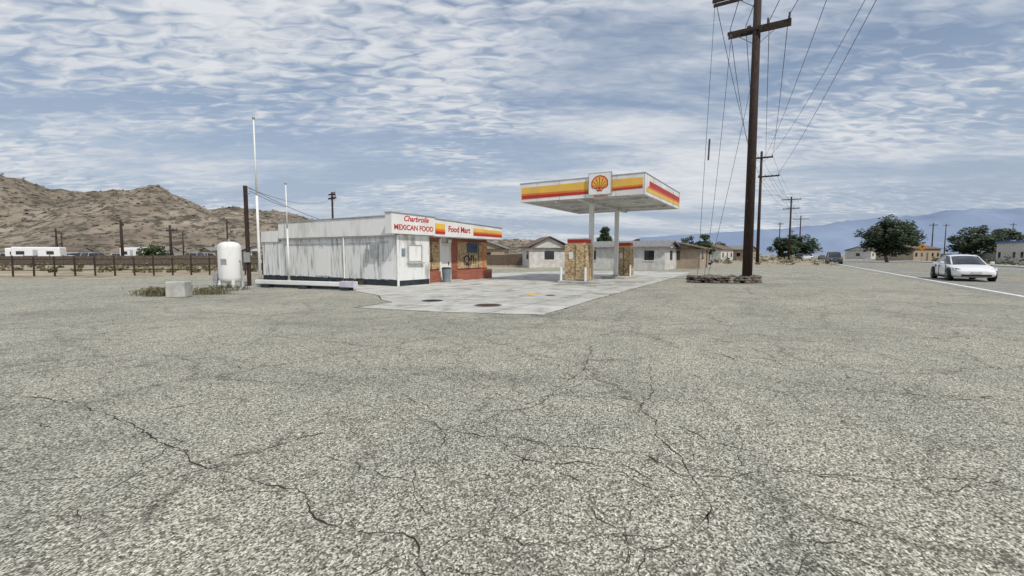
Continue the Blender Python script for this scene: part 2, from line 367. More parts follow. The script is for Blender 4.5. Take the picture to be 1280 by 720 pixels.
# ---------------- convenience store ----------------
S=empty('convenience_store',SO,AZ)
BL=11.7; BW=9.2
boxes('core_walls',[(0.06,BW,1.0,BL,0.0,2.9)],M['white'],S)
bl=[];y=0.0;rg=random.Random(3)
while y<BL-0.01:
    w=0.3; y1=min(BL,y+w); h=2.55 if y<9.6 else 2.35
    bl.append((-0.01-rg.uniform(0,0.022),0.055,y+0.006,y1-0.006,0.32+rg.uniform(-.02,.02),h)); y=y1
boxes('wall_boards',bl,M['board'],S)
boxes('wall_base',[(-0.03,0.05,0.0,BL,0.0,0.30)],M['dark'],S)
boxes('corner_post',[(-0.05,0.07,-0.06,0.0,0.0,2.58)],M['white'],S,0.01)
bl=[];y=0.05
for k in range(6):
    y1=y+1.62; bl.append((-0.14,0.03,y+0.008,min(9.9,y1)-0.008,2.56,3.50-0.012*k)); y=y1
boxes('roof_band_panels',bl,M['white'],S,0.008)
boxes('roof_band_cap',[(-0.18,0.1,-0.02,9.9,3.505,3.56)],M['metal'],S)
boxes('roof_band_low',[(-0.08,0.03,9.9,BL,2.36,3.02)],M['white'],S,0.01)
boxes('roof_slab',[(0.035,BW-0.05,0.2,BL-0.02,2.905,3.0)],M['curb'],S)
boxes('eave_trim',[(-0.11,-0.04,0.0,9.9,2.48,2.555)],M['metal'],S)
tubes('downpipe',[((-0.09,3.9,0.3),(-0.09,3.9,2.5),0.04,0.04)],M['white'],S)
boxes('meter_box',[(-0.16,-0.035,1.3,1.75,1.45,2.1),(-0.13,-0.035,2.0,2.2,1.2,1.9)],M['metal'],S,0.01)
boxes('wall_patch',[(-0.055,-0.036,5.2,6.4,0.4,1.9),(-0.055,-0.036,0.3,1.1,0.35,1.25)],M['white'],S)
boxes('conduit',[(-0.07,-0.037,0.6,9.4,2.2,2.23),(-0.07,-0.037,2.09,2.12,1.9,2.198)],M['metal'],S)
bl=[];x=0.07
while x<2.28:
    bl.append((x+0.004,min(2.3,x+0.2)-0.004,-0.03-rg.uniform(0,.015),0.02,0.28,2.6)); x+=0.2
boxes('kiosk_boards',bl,M['board'],S)
boxes('kiosk_base',[(0.07,2.3,-0.05,0.02,0.0,0.275)],M['dark'],S)
boxes('kiosk_side',[(2.3,2.36,-0.02,0.99,0.0,2.6)],M['white'],S)
boxes('kiosk_body',[(0.08,2.29,0.025,0.995,0.0,2.6)],M['white'],S)
boxes('service_window',[(0.75,1.65,-0.075,-0.047,1.25,2.05)],M['white'],S,0.01)
boxes('window_frame',[(0.69,0.745,-0.095,-0.047,1.2,2.1),(1.655,1.71,-0.095,-0.047,1.2,2.1),(0.746,1.654,-0.095,-0.047,2.055,2.1),(0.62,1.78,-0.2,-0.047,1.13,1.195)],M['curb'],S)
boxes('notice',[(0.25,0.5,-0.06,-0.048,1.5,1.9)],M['bin'],S)
boxes('brick_wall',[(2.362,4.35,0.85,0.99,0.0,2.6),(5.3,BW,0.85,0.99,0.0,2.6)],M['brick'],S)
boxes('brick_planter_wall',[(5.35,BW,0.45,0.84,0.0,0.62),(2.4,3.9,0.5,0.84,0,0.62)],M['brick'],S)
boxes('plywood_boarding',[(2.7,4.15,0.80,0.845,0.75,2.35),(5.9,BW-0.1,0.80,0.845,0.72,2.4)],M['ply'],S)
boxes('plywood_battens',[(3.4,3.45,0.78,0.798,0.75,2.35),(7.0,7.06,0.78,0.798,0.72,1.72),(8.1,8.15,0.78,0.798,0.72,2.4)],M['woodgrey'],S)
boxes('painted_panel',[(2.45,2.66,0.815,0.846,0.7,2.4),(8.55,8.8,0.78,0.797,0.8,2.3)],M['orange'],S)
boxes('window',[(6.9,7.9,0.755,0.775,1.75,2.3)],M['glass'],S)
boxes('window_trim',[(6.85,6.895,0.745,0.778,1.7,2.35),(7.905,7.95,0.745,0.778,1.7,2.35),(6.9,7.9,0.745,0.778,2.305,2.35),(6.9,7.9,0.745,0.778,1.7,1.745)],M['bluep'],S)
boxes('door',[(4.42,5.22,0.88,0.93,0.05,2.15)],M['white'],S,0.01)
boxes('door_frame',[(4.35,4.41,0.83,0.99,0,2.25),(5.23,5.29,0.83,0.99,0,2.25),(4.41,5.23,0.83,0.99,2.17,2.25)],M['white'],S)
boxes('door_surround',[(4.19,4.345,0.79,0.86,0.02,2.5),(5.0,5.3,0.80,0.825,2.27,2.5)],M['white'],S)
boxes('door_handle',[(5.05,5.1,0.84,0.875,0.95,1.15)],M['dark'],S)
text('graffiti_tag','Q?Ies',0.75,M['graffiti'],S,(7.4,0.775,1.25),(R(90),0,R(4)),0.002,0.01,1.2)
text('graffiti_tag_small','Xo',0.4,M['graffiti'],S,(3.3,0.775,1.3),(R(90),0,0),0.002,0.005,1.2)
def taperbox(name,x0,x1,y0,y1,za0,za1,zb0,zb1,m):
    v=[(x0,y0,za0),(x1,y0,zb0),(x1,y1,zb0),(x0,y1,za0),(x0,y0,za1),(x1,y0,zb1),(x1,y1,zb1),(x0,y1,za1)]
    _,f=boxvf((0,1,0,1,0,1)); return mesh(name,v,f,m,S)
taperbox('sign_box_large',-0.62,2.55,-0.28,0.15,2.62,3.62,2.62,3.58,M['canopyw'])
taperbox('sign_box_front',2.56,BW+0.25,-0.22,0.95,2.60,3.52,2.60,3.34,M['canopyw'])
taperbox('roof_soffit_trim',2.4,BW+0.3,-0.26,0.0,2.54,2.595,2.54,2.595,M['metal'])
taperbox('sign_cap_large',-0.66,2.59,-0.32,0.19,3.622,3.66,3.582,3.62,M['metal'])
taperbox('sign_cap_front',2.6,BW+0.29,-0.26,0.98,3.522,3.56,3.342,3.38,M['metal'])
rotF=(R(90),0,0)
text('sign_script','Charbroile',0.38,M['red'],S,(1.1,-0.285,3.38),rotF,0.004,0.008,1.1,0.3)
text('sign_lettering','MEXICAN FOOD',0.36,M['red'],S,(0.97,-0.285,2.93),rotF,0.004,0.008,1.06)
text('sign_lettering_front','Food Mart',0.46,M['red'],S,(4.78,-0.225,3.02),rotF,0.004,0.012,1.05)
def stripe(name,x0,x1,a,b,m,k=0.0):
    def zt(x,z):
        f=(x-2.56)/(BW+0.25-2.56); return 2.60+(z-2.60)*(1-0.195*f)
    taperbox(name,x0,x1,-0.235-k,-0.222,zt(x0,a),zt(x0,b),zt(x1,a),zt(x1,b),m)
stripe('sign_stripe_yellow',2.62,3.45,3.0,3.30,M['yellow']); stripe('sign_stripe_orange',2.62,3.45,2.88,2.995,M['orange']); stripe('sign_stripe_red',2.62,3.45,2.72,2.875,M['red'])
stripe('sign_stripe_yellow_far',6.15,BW+0.2,3.04,3.26,M['yellow']); stripe('sign_stripe_orange_far',6.15,BW+0.2,2.94,3.035,M['orange']); stripe('sign_stripe_red_far',6.15,BW+0.2,2.76,2.935,M['red'])
boxes('roof_ac_unit',[(3.5,4.6,5,6.2,3.0,3.45)],M['metal'],S,0.02)
boxes('door_step',[(4.2,5.4,0.0,0.44,0.0,0.1)],M['curb'],S,0.01)
def bin_(x,y):
    p=W(x,y); e=empty('trash_can',p)
    v,f=tube_vf((0,0,0.0),(0,0,0.78),0.22,0.27,20); mesh('drum',v,f,M['bin'],e)
    v,f=tube_vf((0,0,0.78),(0,0,0.86),0.29,0.22,20); mesh('lid',v,f,M['dark'],e)
bin_(4.0,0.15)

# ---------------- canopy ----------------
C=empty('fuel_station_canopy',W(6.32,-10.52),AZ)
CL,CW=8.7,7.1; zb,zt_=4.58,5.6
boxes('fascia',[(0,0.12,0,CW,zb,zt_),(CL-0.12,CL,0,CW,zb,zt_),(0.12,CL-0.12,0,0.12,zb,zt_),(0.12,CL-0.12,CW-0.12,CW,zb,zt_)],M['canopyw'],C)
boxes('fascia_cap',[(-0.02,CL+0.02,-0.02,0.14,zt_+0.002,zt_+0.05),(-0.02,CL+0.02,CW-0.14,CW+0.02,zt_+0.002,zt_+0.05),(-0.02,0.14,0.145,CW-0.145,zt_+0.002,zt_+0.05),(CL-0.14,CL+0.02,0.145,CW-0.145,zt_+0.002,zt_+0.05)],M['metal'],C)
boxes('fascia_seams',[(-0.004,-0.001,y,y+0.02,zb,zt_) for y in (0.02,1.45,3.1,4.6,6.0)]+[(x,x+0.02,-0.004,-0.001,zb,zt_) for x in (1.7,3.4,5.1,6.8)],M['metal'],C)
bl=[]
k=0.13
while k<CL-0.14:
    bl.append((k+0.012,min(CL-0.13,k+0.42)-0.012,0.13,CW-0.13,zb+0.10,zb+0.14)); k+=0.42
boxes('soffit_panels',bl,M['soffit'],C)
boxes('roof_deck',[(0.125,CL-0.125,0.125,CW-0.125,zb+0.5,zb+0.6)],M['curb'],C)
boxes('soffit_backing',[(0.125,CL-0.125,0.125,CW-0.125,zb+0.16,zb+0.2)],M['woodgrey'],C)
boxes('beams',[(0.13,CL-0.13,CW/2-0.12,CW/2+0.12,zb-0.08,zb+0.095),(2.0,2.2,0.4,CW/2-.125,zb-0.02,zb+0.093),(2.0,2.2,CW/2+.125,CW-0.4,zb-0.02,zb+0.093),(6.6,6.8,0.4,CW/2-.125,zb-0.02,zb+0.093),(6.6,6.8,CW/2+.125,CW-0.4,zb-0.02,zb+0.093)],M['soffit'],C)
boxes('soffit_lights',[(x-0.3,x+0.3,y-0.3,y+0.3,zb+0.04,zb+0.097) for x in (1.2,4.4,7.5) for y in (1.5,5.6)],M['lamp'],C,0.01)
boxes('column',[(1.98,2.22,CW/2-0.12,CW/2+0.12,0,zb-0.082),(6.58,6.82,CW/2-0.12,CW/2+0.12,0,zb-0.082)],M['canopyw'],C,0.015)
boxes('column_base',[(1.9,2.3,CW/2-0.2,CW/2+0.2,0,0.25),(6.5,6.9,CW/2-0.2,CW/2+0.2,0,0.25)],M['curb'],C,0.02)
def wedge(name,pts,m):
    n=len(pts); V=[(-0.014,y,z) for y,z in pts]+[(-0.005,y,z) for y,z in pts]
    F=[tuple(range(n)),tuple(reversed(range(n,2*n)))]+[((i+1)%n,i,n+i,n+(i+1)%n) for i in range(n)]
    return mesh(name,V,F,m,C)
Y0=zb
wedge('stripe_yellow',[(CW-0.12,Y0+0.80),(2.9,Y0+0.84),(2.9,Y0+0.44),(CW-0.12,Y0+0.46)],M['yellow'])
wedge('stripe_orange',[(CW-0.12,Y0+0.455),(2.9,Y0+0.435),(2.9,Y0+0.34),(CW-0.12,Y0+0.36)],M['orange'])
wedge('stripe_red',[(CW-0.12,Y0+0.355),(2.9,Y0+0.335),(2.9,Y0+0.20),(CW-0.12,Y0+0.16)],M['red'])
wedge('stripe_yellow_short',[(1.65,Y0+0.84),(0.10,Y0+0.82),(0.10,Y0+0.48),(1.65,Y0+0.44)],M['yellow'])
wedge('stripe_orange_short',[(1.65,Y0+0.435),(0.10,Y0+0.475),(0.10,Y0+0.40),(1.65,Y0+0.36)],M['orange'])
wedge('stripe_red_short',[(1.65,Y0+0.355),(0.10,Y0+0.395),(0.10,Y0+0.30),(1.65,Y0+0.26)],M['red'])
text('fascia_lettering','Newberry',0.15,M['red'],C,(-0.008,2.27,Y0+0.05),(R(90),0,R(-90)),0.002,0.003,1.2)
boxes('side_stripe_red',[(0.9,CL-0.1,-0.014,-0.005,Y0+0.46,Y0+0.74)],M['red'],C)
boxes('side_stripe_orange',[(0.6,CL-0.1,-0.014,-0.005,Y0+0.36,Y0+0.455)],M['orange'],C)
boxes('side_stripe_yellow',[(0.3,CL-0.1,-0.014,-0.005,Y0+0.16,Y0+0.355)],M['yellow'],C)
boxes('far_stripe',[(0.3,CL-0.1,CW+0.002,CW+0.014,Y0+0.14,Y0+0.395)],M['red'],C)
boxes('emblem_panel',[(-0.16,-0.016,1.68,2.86,Y0+0.12,Y0+1.20)],M['canopyw'],C,0.01)
boxes('emblem_panel_edge',[(-0.163,-0.014,1.655,1.678,Y0+0.12,Y0+1.2),(-0.163,-0.014,2.862,2.885,Y0+0.12,Y0+1.2),(-0.163,-0.014,1.655,2.885,Y0+1.202,Y0+1.23)],M['metal'],C)
def scallop(name,r,x,m,th=0.012):
    pts=[];n=56
    for i in range(n+1):
        a=R(-30)+R(240)*i/n
        rr=r*(1+0.045*abs(math.sin((a-R(-30))/R(240)*math.pi*7)))
        pts.append((math.cos(a)*rr,math.sin(a)*rr*0.92))
    pts+=[(-r*0.36,-r*0.62),(-r*0.30,-r*0.86),(r*0.30,-r*0.86),(r*0.36,-r*0.62)]
    cy,cz=2.27,Y0+0.66
    V=[(x,cy-p[0],cz+p[1]) for p in pts]+[(x+th,cy-p[0],cz+p[1]) for p in pts]; n=len(pts)
    F=[tuple(range(n)),tuple(reversed(range(n,2*n)))]+[((i+1)%n,i,n+i,n+(i+1)%n) for i in range(n)]
    return mesh(name,V,F,m,C)
scallop('emblem_outline',0.44,-0.178,M['red'])
scallop('emblem_face',0.375,-0.189,M['yellow'],0.009)
V=[];F=[]
cy,cz=2.27,Y0+0.66
for i in range(7):
    a=R(-12)+R(204)*i/6
    p0=Vector((0,-0.30)); p1=Vector((math.cos(a)*0.36,math.sin(a)*0.33)); t=(p1-p0).normalized(); nn=Vector((-t.y,t.x))*0.024
    k=len(V)
    for p in (p0-nn*0.5,p1-nn,p1+nn,p0+nn*0.5): V.append((-0.192,cy-p.x,cz+p.y))
    F.append((k,k+1,k+2,k+3))
mesh('emblem_ribs',V,F,M['red'],C)

boxes('pump_island',[(0.3,3.2,CW/2-1.0,CW/2+1.3,0.0,0.14)],M['curb'],None,0.03,loc=W(6.32,-10.52),rz=AZ)
boxes('pump_island',[(6.0,9.4,CW/2-0.8,CW/2+0.8,0.0,0.14)],M['curb'],None,0.03,loc=W(6.32,-10.52),rz=AZ)
def pump(cx,cy,sx,sy,h):
    e=empty('boarded_fuel_pump',W(6.32+cx,-10.52+cy,0.14),AZ)
    a,b=sx/2,sy/2
    boxes('plywood_box',[(-a,a,-b,b,0.02,h)],M['ply'],e,0.008)
    boxes('sheet_joints',[(-a-0.012,-a-0.002,-0.02,0.02,0.05,h-0.03),(-0.02,0.02,-b-0.012,-b-0.002,0.05,h-0.03)],M['woodgrey'],e)
    boxes('corner_battens',[(-a-0.03,-a+0.04,-b-0.03,-b-0.003,0.02,h),(-a-0.03,-a-0.003,-b,-b+0.05,0.02,h),(-a-0.03,-a-0.003,b-0.05,b,0.02,h)],M['ply'],e)
    boxes('topper',[(-a*0.8,a*0.8,-b*0.85,b*0.85,h+0.002,h+0.36)],M['canopyw'],e,0.01)
    boxes('topper_band',[(-a*0.8-0.012,-a*0.8-0.002,-b*0.85,b*0.85,h+0.10,h+0.30),(-a*0.8,a*0.8,-b*0.85-0.012,-b*0.85-0.002,h+0.10,h+0.30)],M['red'],e)
    boxes('topper_stripe',[(-a*0.8-0.012,-a*0.8-0.002,-b*0.85,b*0.85,h+0.03,h+0.095),(-a*0.8,a*0.8,-b*0.85-0.012,-b*0.85-0.002,h+0.03,h+0.095)],M['yellow'],e)
    boxes('notice_sheet',[(-a-0.016,-a-0.003,b*0.2,b*0.6,h*0.6,h*0.8)],M['white'],e)
    tubes('bollard',[((-a-0.3,-b-0.1,-0.14),(-a-0.3,-b-0.1,0.75),0.07,0.07),((-a-0.3,b+0.1,-0.14),(-a-0.3,b+0.1,0.75),0.07,0.07)],M['white'],e,14)
    return e
pump(1.25,3.95,1.1,1.25,2.0)
pump(8.3,3.4,0.9,0.9,1.95)

# ---------------- utility poles ----------------
def pole(name,x,y,h,r,arms,rot=AZ,brace=True):
    e=empty(name,(x,y,0),rot)
    tubes('shaft',[((0,0,-0.1),(0,0,h),r,r*0.66)],M['wood'],e,14,True)
    A=[];I=[];B=[]
    for z,y0,y1 in arms:
        A.append((r*0.7,r*0.7+0.12,y0,y1,z-0.08,z+0.08))
        if brace: A.append((-r*0.7-0.12,-r*0.7,y0,y1,z-0.08,z+0.08))
        n=4
        for i in range(n):
            yy=y0+0.12+(y1-y0-0.24)*i/(n-1)
            if abs(yy)<0.15: continue
            I.append(((r*0.7+0.06,yy,z+0.07),(r*0.7+0.06,yy,z+0.2),0.035,0.035)); I.append(((r*0.7+0.06,yy,z+0.2),(r*0.7+0.06,yy,z+0.33),0.075,0.05))
        for s in (-1,1):
            if (s<0 and y0<-0.5) or (s>0 and y1>0.5):
                B.append(((r*0.8,0,z-0.75),(r*0.8,s*min(abs(y0 if s<0 else y1),1.1)*0.85,z-0.07),0.022,0.022))
    boxes('crossarm',A,M['wood'],e)
    if I: tubes('insulators',I,M['insul'],e,8)
    if B: tubes('braces',B,M['metal'],e,6)
    return e
P1=(13.65,26.0); P2=(39.9,73.0); P3=(79.5,129.0); P0=(-0.8,-14.0); P4=(131,205)
p1=pole('utility_pole',*P1,18.4,0.27,[(14.1,-1.65,1.45),(16.1,-0.2,2.3)])
boxes('arm_end_fuses',[(-0.35,-0.18,1.2,1.32,13.85,14.05),(-0.35,-0.18,-1.6,-1.5,14.15,14.5),(-0.35,-0.18,-0.6,-0.5,14.15,14.45),(0.2,0.4,0.3,0.5,14.15,14.5)],M['insul'],p1)
pole('utility_pole',*P2,18,0.26,[(17.0,-1.6,1.6),(14.0,-2.6,0.4)],brace=True)
pole('utility_pole',*P3,18,0.3,[(17.2,-2.4,2.4),(14.6,-2.0,2.0)])
pole('utility_pole',*P4,19,0.32,[(17.6,-3,3)])
pole('utility_pole',*P0,19,0.25,[(14.1,-1.6,1.6),(17.2,-2,2)])
pole('utility_pole',-23.8,60,9.8,0.17,[(9.0,-0.95,0.95),(9.5,-0.7,0.7)],rot=R(40))
for (x,y,h) in ((150,180,17),(176,183,14),(231,208,16),(-150,150,9),(-95,130,8),(-190,190,10),(60,260,10),(-25,160,8),(95,160,13),(118,190,12),(30,150,9),(-60,95,9),(-52,60,6.2),(-47,62,5.6),(-85,84,6.5),(140,150,12),(165,160,11)):
    pole('utility_pole',x,y,h,0.2,[(h-0.7,-1.1,1.1)],rot=R(random.uniform(20,80)),brace=False)
def wire(name,pts,r=0.014):
    c=bpy.data.curves.new(name,'CURVE'); c.dimensions='3D'; c.bevel_depth=r; c.bevel_resolution=1
    for (a,b,sag) in pts:
        a=Vector(a);b=Vector(b); n=24; sp=c.splines.new('POLY'); sp.points.add(n)
        for i in range(n+1):
            t=i/n; p=a.lerp(b,t); p.z-=sag*4*t*(1-t); sp.points[i].co=(p.x,p.y,p.z,1)
    c.materials.append(M['wire']); o=bpy.data.objects.new(name,c); COL.objects.link(o); return o
def armp(P,y,z): return (P[0]+d2.x*y,P[1]+d2.y*y,z)
sp=[]
for yy in (-1.5,-0.6,0.55,1.35):
    sp.append((armp(P1,yy,14.43),armp(P2,yy,17.3),1.3)); sp.append((armp(P0,yy,14.43),armp(P1,yy,14.43),1.0))
for yy in (-2.2,-1.0,0.3):
    sp.append((armp(P2,yy,14.3),armp(P3,yy*0.8,14.9),1.6))
for yy in (-1.5,0,1.5):
    sp.append((armp(P2,yy,17.3),armp(P3,yy,17.5),1.6)); sp.append((armp(P3,yy,17.5),armp(P4,yy,17.9),2))
    sp.append((armp(P4,yy,17.9),(300,470,17),3))
sp.append((armp(P0,-1.9,18.9),armp(P2,-1.4,17.3),2.2)); sp.append((armp(P0,-1.0,18.4),armp(P2,-2.4,14.3),1.8))
sp.append((armp(P0,1.0,18.9),armp(P2,-0.6,17.3),2.0))
sp.append((armp(P1,2.2,16.4),armp(P2,0.2,14.3),1.2)); sp.append((armp(P1,2.2,16.4),armp(P0,1.8,17.5),0.8))
wire('power_lines',sp,0.018)
wire('guy_wires',[(armp(P1,2.2,16.05),(10.6,25.6,0.0),0.0),(armp(P1,1.3,13.8),(13.5,31.5,0.0),1.3),(armp(P1,0.0,12.2),(13.0,29.8,0.0),0.3)],0.012)
tubes('guy_insulators',[((11.33,26.25,8.2),(11.27,26.2,7.0),0.05,0.05)],M['insul'])

PL=empty('stone_planter',(12.1,25.6,0),R(-4))
rg=random.Random(5)
bm=bmesh.new()
for i in range(210):
    a=rg.uniform(0,2*math.pi); lay=rg.randint(0,2)
    x=math.cos(a)*1.95*(1-0.02*lay)+rg.uniform(-.06,.06); y=math.sin(a)*0.85*(1-0.02*lay)+rg.uniform(-.05,.05)
    s=rg.uniform(0.08,0.17)
    mtx=Matrix.Translation((x,y,0.06+lay*0.13))@Matrix.Rotation(a+rg.uniform(-.4,.4)+1.57,4,'Z')@Matrix.Diagonal((s*1.35,s*0.9,s*rg.uniform(.45,.8),1))
    r=bmesh.ops.create_icosphere(bm,subdivisions=2,radius=1,matrix=mtx)
    for v in r['verts']:
        v.co+=Vector(noise.noise_vector(v.co*7))*0.04
me=bpy.data.meshes.new('stones'); bm.to_mesh(me); bm.free(); me.materials.append(M['rock'])
o=bpy.data.objects.new('stones',me); COL.objects.link(o); o.parent=PL
n=28; mesh('soil',[(math.cos(2*math.pi*i/n)*1.85,math.sin(2*math.pi*i/n)*0.8,0.26) for i in range(n)],[tuple(range(n))],M['dirt'],PL)

# ---------------- vegetation ----------------
def leaf_cloud(V,F,c,rad,n,s,rg,flat=0.7):
    for _ in range(n):
        u=Vector((rg.gauss(0,1),rg.gauss(0,1),rg.gauss(0,1))).normalized()*(rg.random()**0.4)
        p=Vector(c)+Vector((u.x*rad,u.y*rad,u.z*rad*flat))
        a=Vector((rg.gauss(0,1),rg.gauss(0,1),rg.gauss(0,1))).normalized(); b=a.orthogonal().normalized()
        ss=s*rg.uniform(.6,1.4); k=len(V)
        V+= [tuple(p-a*ss),tuple(p+b*ss*.5),tuple(p+a*ss),tuple(p-b*ss*.5)]; F.append((k,k+1,k+2,k+3))
def tree(name,x,y,h,w,seed,leaf='leaf',trunk=0.28,clumps=34,per=110,ls=0.22,shape='round'):
    rg=random.Random(seed); V=[];F=[];mi=[]
    def tb(a,b,r0,r1):
        v,f=tube_vf(a,b,r0,r1,8,len(V)); V.extend(v);F.extend(f);mi.extend([0]*len(f))
    th=h*trunk; r=0.035*h
    mid=(rg.uniform(-.1,.1)*h*.3,rg.uniform(-.1,.1)*h*.3,th)
    tb((0,0,-0.05),mid,r,r*.75)
    cs=[]
    for i in range(clumps):
        u=Vector((rg.gauss(0,1),rg.gauss(0,1),rg.gauss(0,1))).normalized()*(rg.random()**0.45)
        zc=th+(h-th)*(0.5+0.45*u.z)
        wf=1.0 if shape=='round' else max(0.35,1.15-(zc-th)/(h-th))
        zc-= rg.random()*0.1*h*(abs(u.x)+abs(u.y))*.5
        cs.append(Vector((u.x*w*.42*wf,u.y*w*.42*wf,zc)))
    for i,c in enumerate(cs):
        if i%4==0:
            m=Vector(mid).lerp(c,0.5)+Vector((rg.uniform(-.1,.1),rg.uniform(-.1,.1),0.1))*w*.2
            tb(mid,m,r*.4,r*.22); tb(m,c,r*.22,r*.06)
    for c in cs:
        nf=len(F); leaf_cloud(V,F,c,w*rg.uniform(.09,.17),per,ls,rg); mi.extend([1]*(len(F)-nf))
    return mesh(name,V,F,[M['bark'],M[leaf]],midx=mi,loc=(x,y,0))
tree('shade_tree',75.2,90,9.0,11.0,1,'leafdark',0.14,75,120,0.30)
tree('shade_tree',100,97,8.2,9.5,2,'leafdark',0.14,55,110,0.28)
tree('shade_tree',108.5,99,7.2,7.5,3,'leafdark',0.14,40,100,0.28)
tree('shade_tree',101,158,8.6,13,4,'leafdark',0.1,44,90,0.42)
tree('shade_tree',91,150,7.2,10,5,'leafdark',0.1,34,90,0.4)
tree('shade_tree',14.4,70,6.3,3.9,6,'leafdark',0.14,38,100,0.18,'cone')
tree('shade_tree',38.5,90,6.0,5.2,7,'leaf',0.2,28,90,0.22,'cone')
tree('shade_tree',33,95,4.2,4.5,8,'leafdark',0.2,24,80,0.22)
tree('shade_tree',47,120,6.2,8,9,'leafdark',0.15,28,80,0.28)
tree('shade_tree',56,124,5.6,8,14,'leafdark',0.15,28,80,0.28)
tree('shade_tree',29,105,5.0,6,15,'leafdark',0.15,24,80,0.26)
tree('shade_tree',120,190,8,9,10,'leafdark',0.2,24,80,0.35)
tree('shade_tree',145,178,8,12,16,'leafdark',0.1,30,80,0.4)
tree('shade_tree',-66,82,3.6,4.6,11,'leaf',0.2,24,80,0.2)
tree('shade_tree',132,150,7,10,12,'leafdark',0.2,24,80,0.35)
rg=random.Random(77); V=[];F=[]
def onlot(x,y):
    v=Vector((x,y,0))-SO; a=v.dot(d1); b=v.dot(d2)
    if -44<b<-23: return True
    if b<20 and a<64 and b>-24: return True
    if a<-4 and b<60+(-a): return True
    return False
for i in range(1000):
    y=40+rg.random()**1.6*260; x=rg.uniform(-1.25,1.25)*y
    if onlot(x,y) or y<34: continue
    r=rg.uniform(.3,1.0)*(1+y/250)*(0.6 if x<-20 and y<80 else 1)
    leaf_cloud(V,F,(x,y,r*.35),r,24,0.14+y*0.0012,rg,0.55)
mesh('desert_scrub',V,F,M['scrub'])
V=[];F=[]
for i in range(170):
    y=50+rg.random()*180; x=rg.uniform(-0.1,1.2)*y
    if onlot(x,y): continue
    r=rg.uniform(.7,1.7); leaf_cloud(V,F,(x,y,r*.5),r,60,0.2,rg,0.7)
mesh('green_bushes',V,F,M['leafdark'])
def weed(x,y,n,h,spread,seed,m='scrub'):
    rg=random.Random(seed);V=[];F=[]
    for _ in range(n):
        bx=rg.gauss(0,spread);by=rg.gauss(0,spread*.5); a=rg.uniform(0,6.28); L_=h*rg.uniform(.4,1); lean=rg.uniform(.1,.7)
        w=0.008; k=len(V); dx,dy=math.cos(a),math.sin(a)
        p1=(bx+dx*L_*lean*.4,by+dy*L_*lean*.4,L_*.6); p2=(bx+dx*L_*lean,by+dy*L_*lean,L_*.9)
        V+=[(bx-dy*w,by+dx*w,0),(bx+dy*w,by-dx*w,0),(p1[0]+dy*w,p1[1]-dx*w,p1[2]),(p1[0]-dy*w,p1[1]+dx*w,p1[2]),p2]
        F+=[(k,k+1,k+2,k+3),(k+3,k+2,k+4)]
        if rg.random()<.5: leaf_cloud(V,F,p2,0.04,3,0.03,rg)
    mesh('dry_weeds',V,F,M[m],loc=(x,y,0))
weed(-13.5,17.2,500,0.38,0.35,1); weed(-12.2,18.0,350,0.3,0.4,2); weed(-12.9,20.0,200,0.25,0.5,3,'leaf'); weed(-14.2,17.6,250,0.2,0.4,4)
weed(11.6,25.7,140,0.45,0.5,5); weed(-8.3,24.0,200,0.3,0.5,7)

# ---------------- left-side objects ----------------
def flagpole(x,y,h,r):
    e=empty('flagpole',(x,y,0)); tubes('shaft',[((0,0,0),(0,0,h*.55),r,r*.85),((0,0,h*.55),(0,0,h),r*.7,r*.45)],M['white'],e,12,True)
    tubes('base_collar',[((0,0,0),(0,0,0.15),r*2,r*1.6)],M['metal'],e,12)
    bm=bmesh.new(); bmesh.ops.create_uvsphere(bm,u_segments=12,v_segments=8,radius=r*1.2,matrix=Matrix.Translation((0,0,h+r*.8)))
    me=bpy.data.meshes.new('finial'); bm.to_mesh(me); bm.free(); me.materials.append(M['metal']); o=bpy.data.objects.new('finial',me); COL.objects.link(o); o.parent=e
flagpole(-12.55,22.3,8.15,0.065); flagpole(-12.95,26.0,5.6,0.06)
e=empty('wooden_post',(-13.45,22.9,0)); boxes('post',[(-0.075,0.075,-0.075,0.075,-0.05,5.05)],M['wood'],e,0.01); tubes('brackets',[((0.08,0,4.9),(0.22,0,4.95),0.02,0.02),((0,0,4.6),(0.2,0.1,4.7),0.02,0.02)],M['metal'],e,6)
boxes('conduit_box',[(-0.15,0.15,-0.16,-0.08,1.2,1.7)],M['metal'],e,0.01)
wire('service_wires',[((-13.25,22.9,4.95),(-10.2,26.5,3.3),0.15),((-13.25,22.9,4.8),(-12.95,26,4.3),0.05),((-13.45,22.9,5.0),(-23.8,60,9.0),0.8)],0.012)
T=empty('propane_tank',(-12.95,20.6,0))
prof=[(0.0,0.28),(0.2,0.29),(0.36,0.33),(0.45,0.42),(0.475,0.55),(0.475,1.9),(0.45,2.03),(0.36,2.12),(0.2,2.17),(0,2.185)]
V=[];F=[];n=32
for r,z in prof:
    for i in range(n): V.append((r*math.cos(2*math.pi*i/n),r*math.sin(2*math.pi*i/n),z))
for j in range(len(prof)-1):
    for i in range(n):
        k=(i+1)%n; F.append((j*n+i,j*n+k,(j+1)*n+k,(j+1)*n+i))
mesh('vessel',V,F,M['white'],T,smooth=True)
boxes('legs',[(x-0.05,x+0.05,y-0.05,y+0.05,0.08,0.42) for x in (-.3,.3) for y in (-.3,.3)],M['white'],T)
boxes('pad',[(-.7,.7,-.65,.65,0,0.08)],M['curb'],T,0.01)
tubes('pipework',[((0.55,-.1,0.1),(0.55,-.1,1.3),0.025,0.025),((0.55,-.1,1.3),(0.4,-.05,1.35),0.025,0.025),((-.52,-.2,.1),(-.52,-.2,1.0),.02,.02),((0,0,2.18),(0,0,2.3),0.06,0.05)],M['metal'],T,8)
boxes('valve_box',[(-0.62,-0.42,-0.32,-0.12,0.3,0.75)],M['metal'],T,0.01)
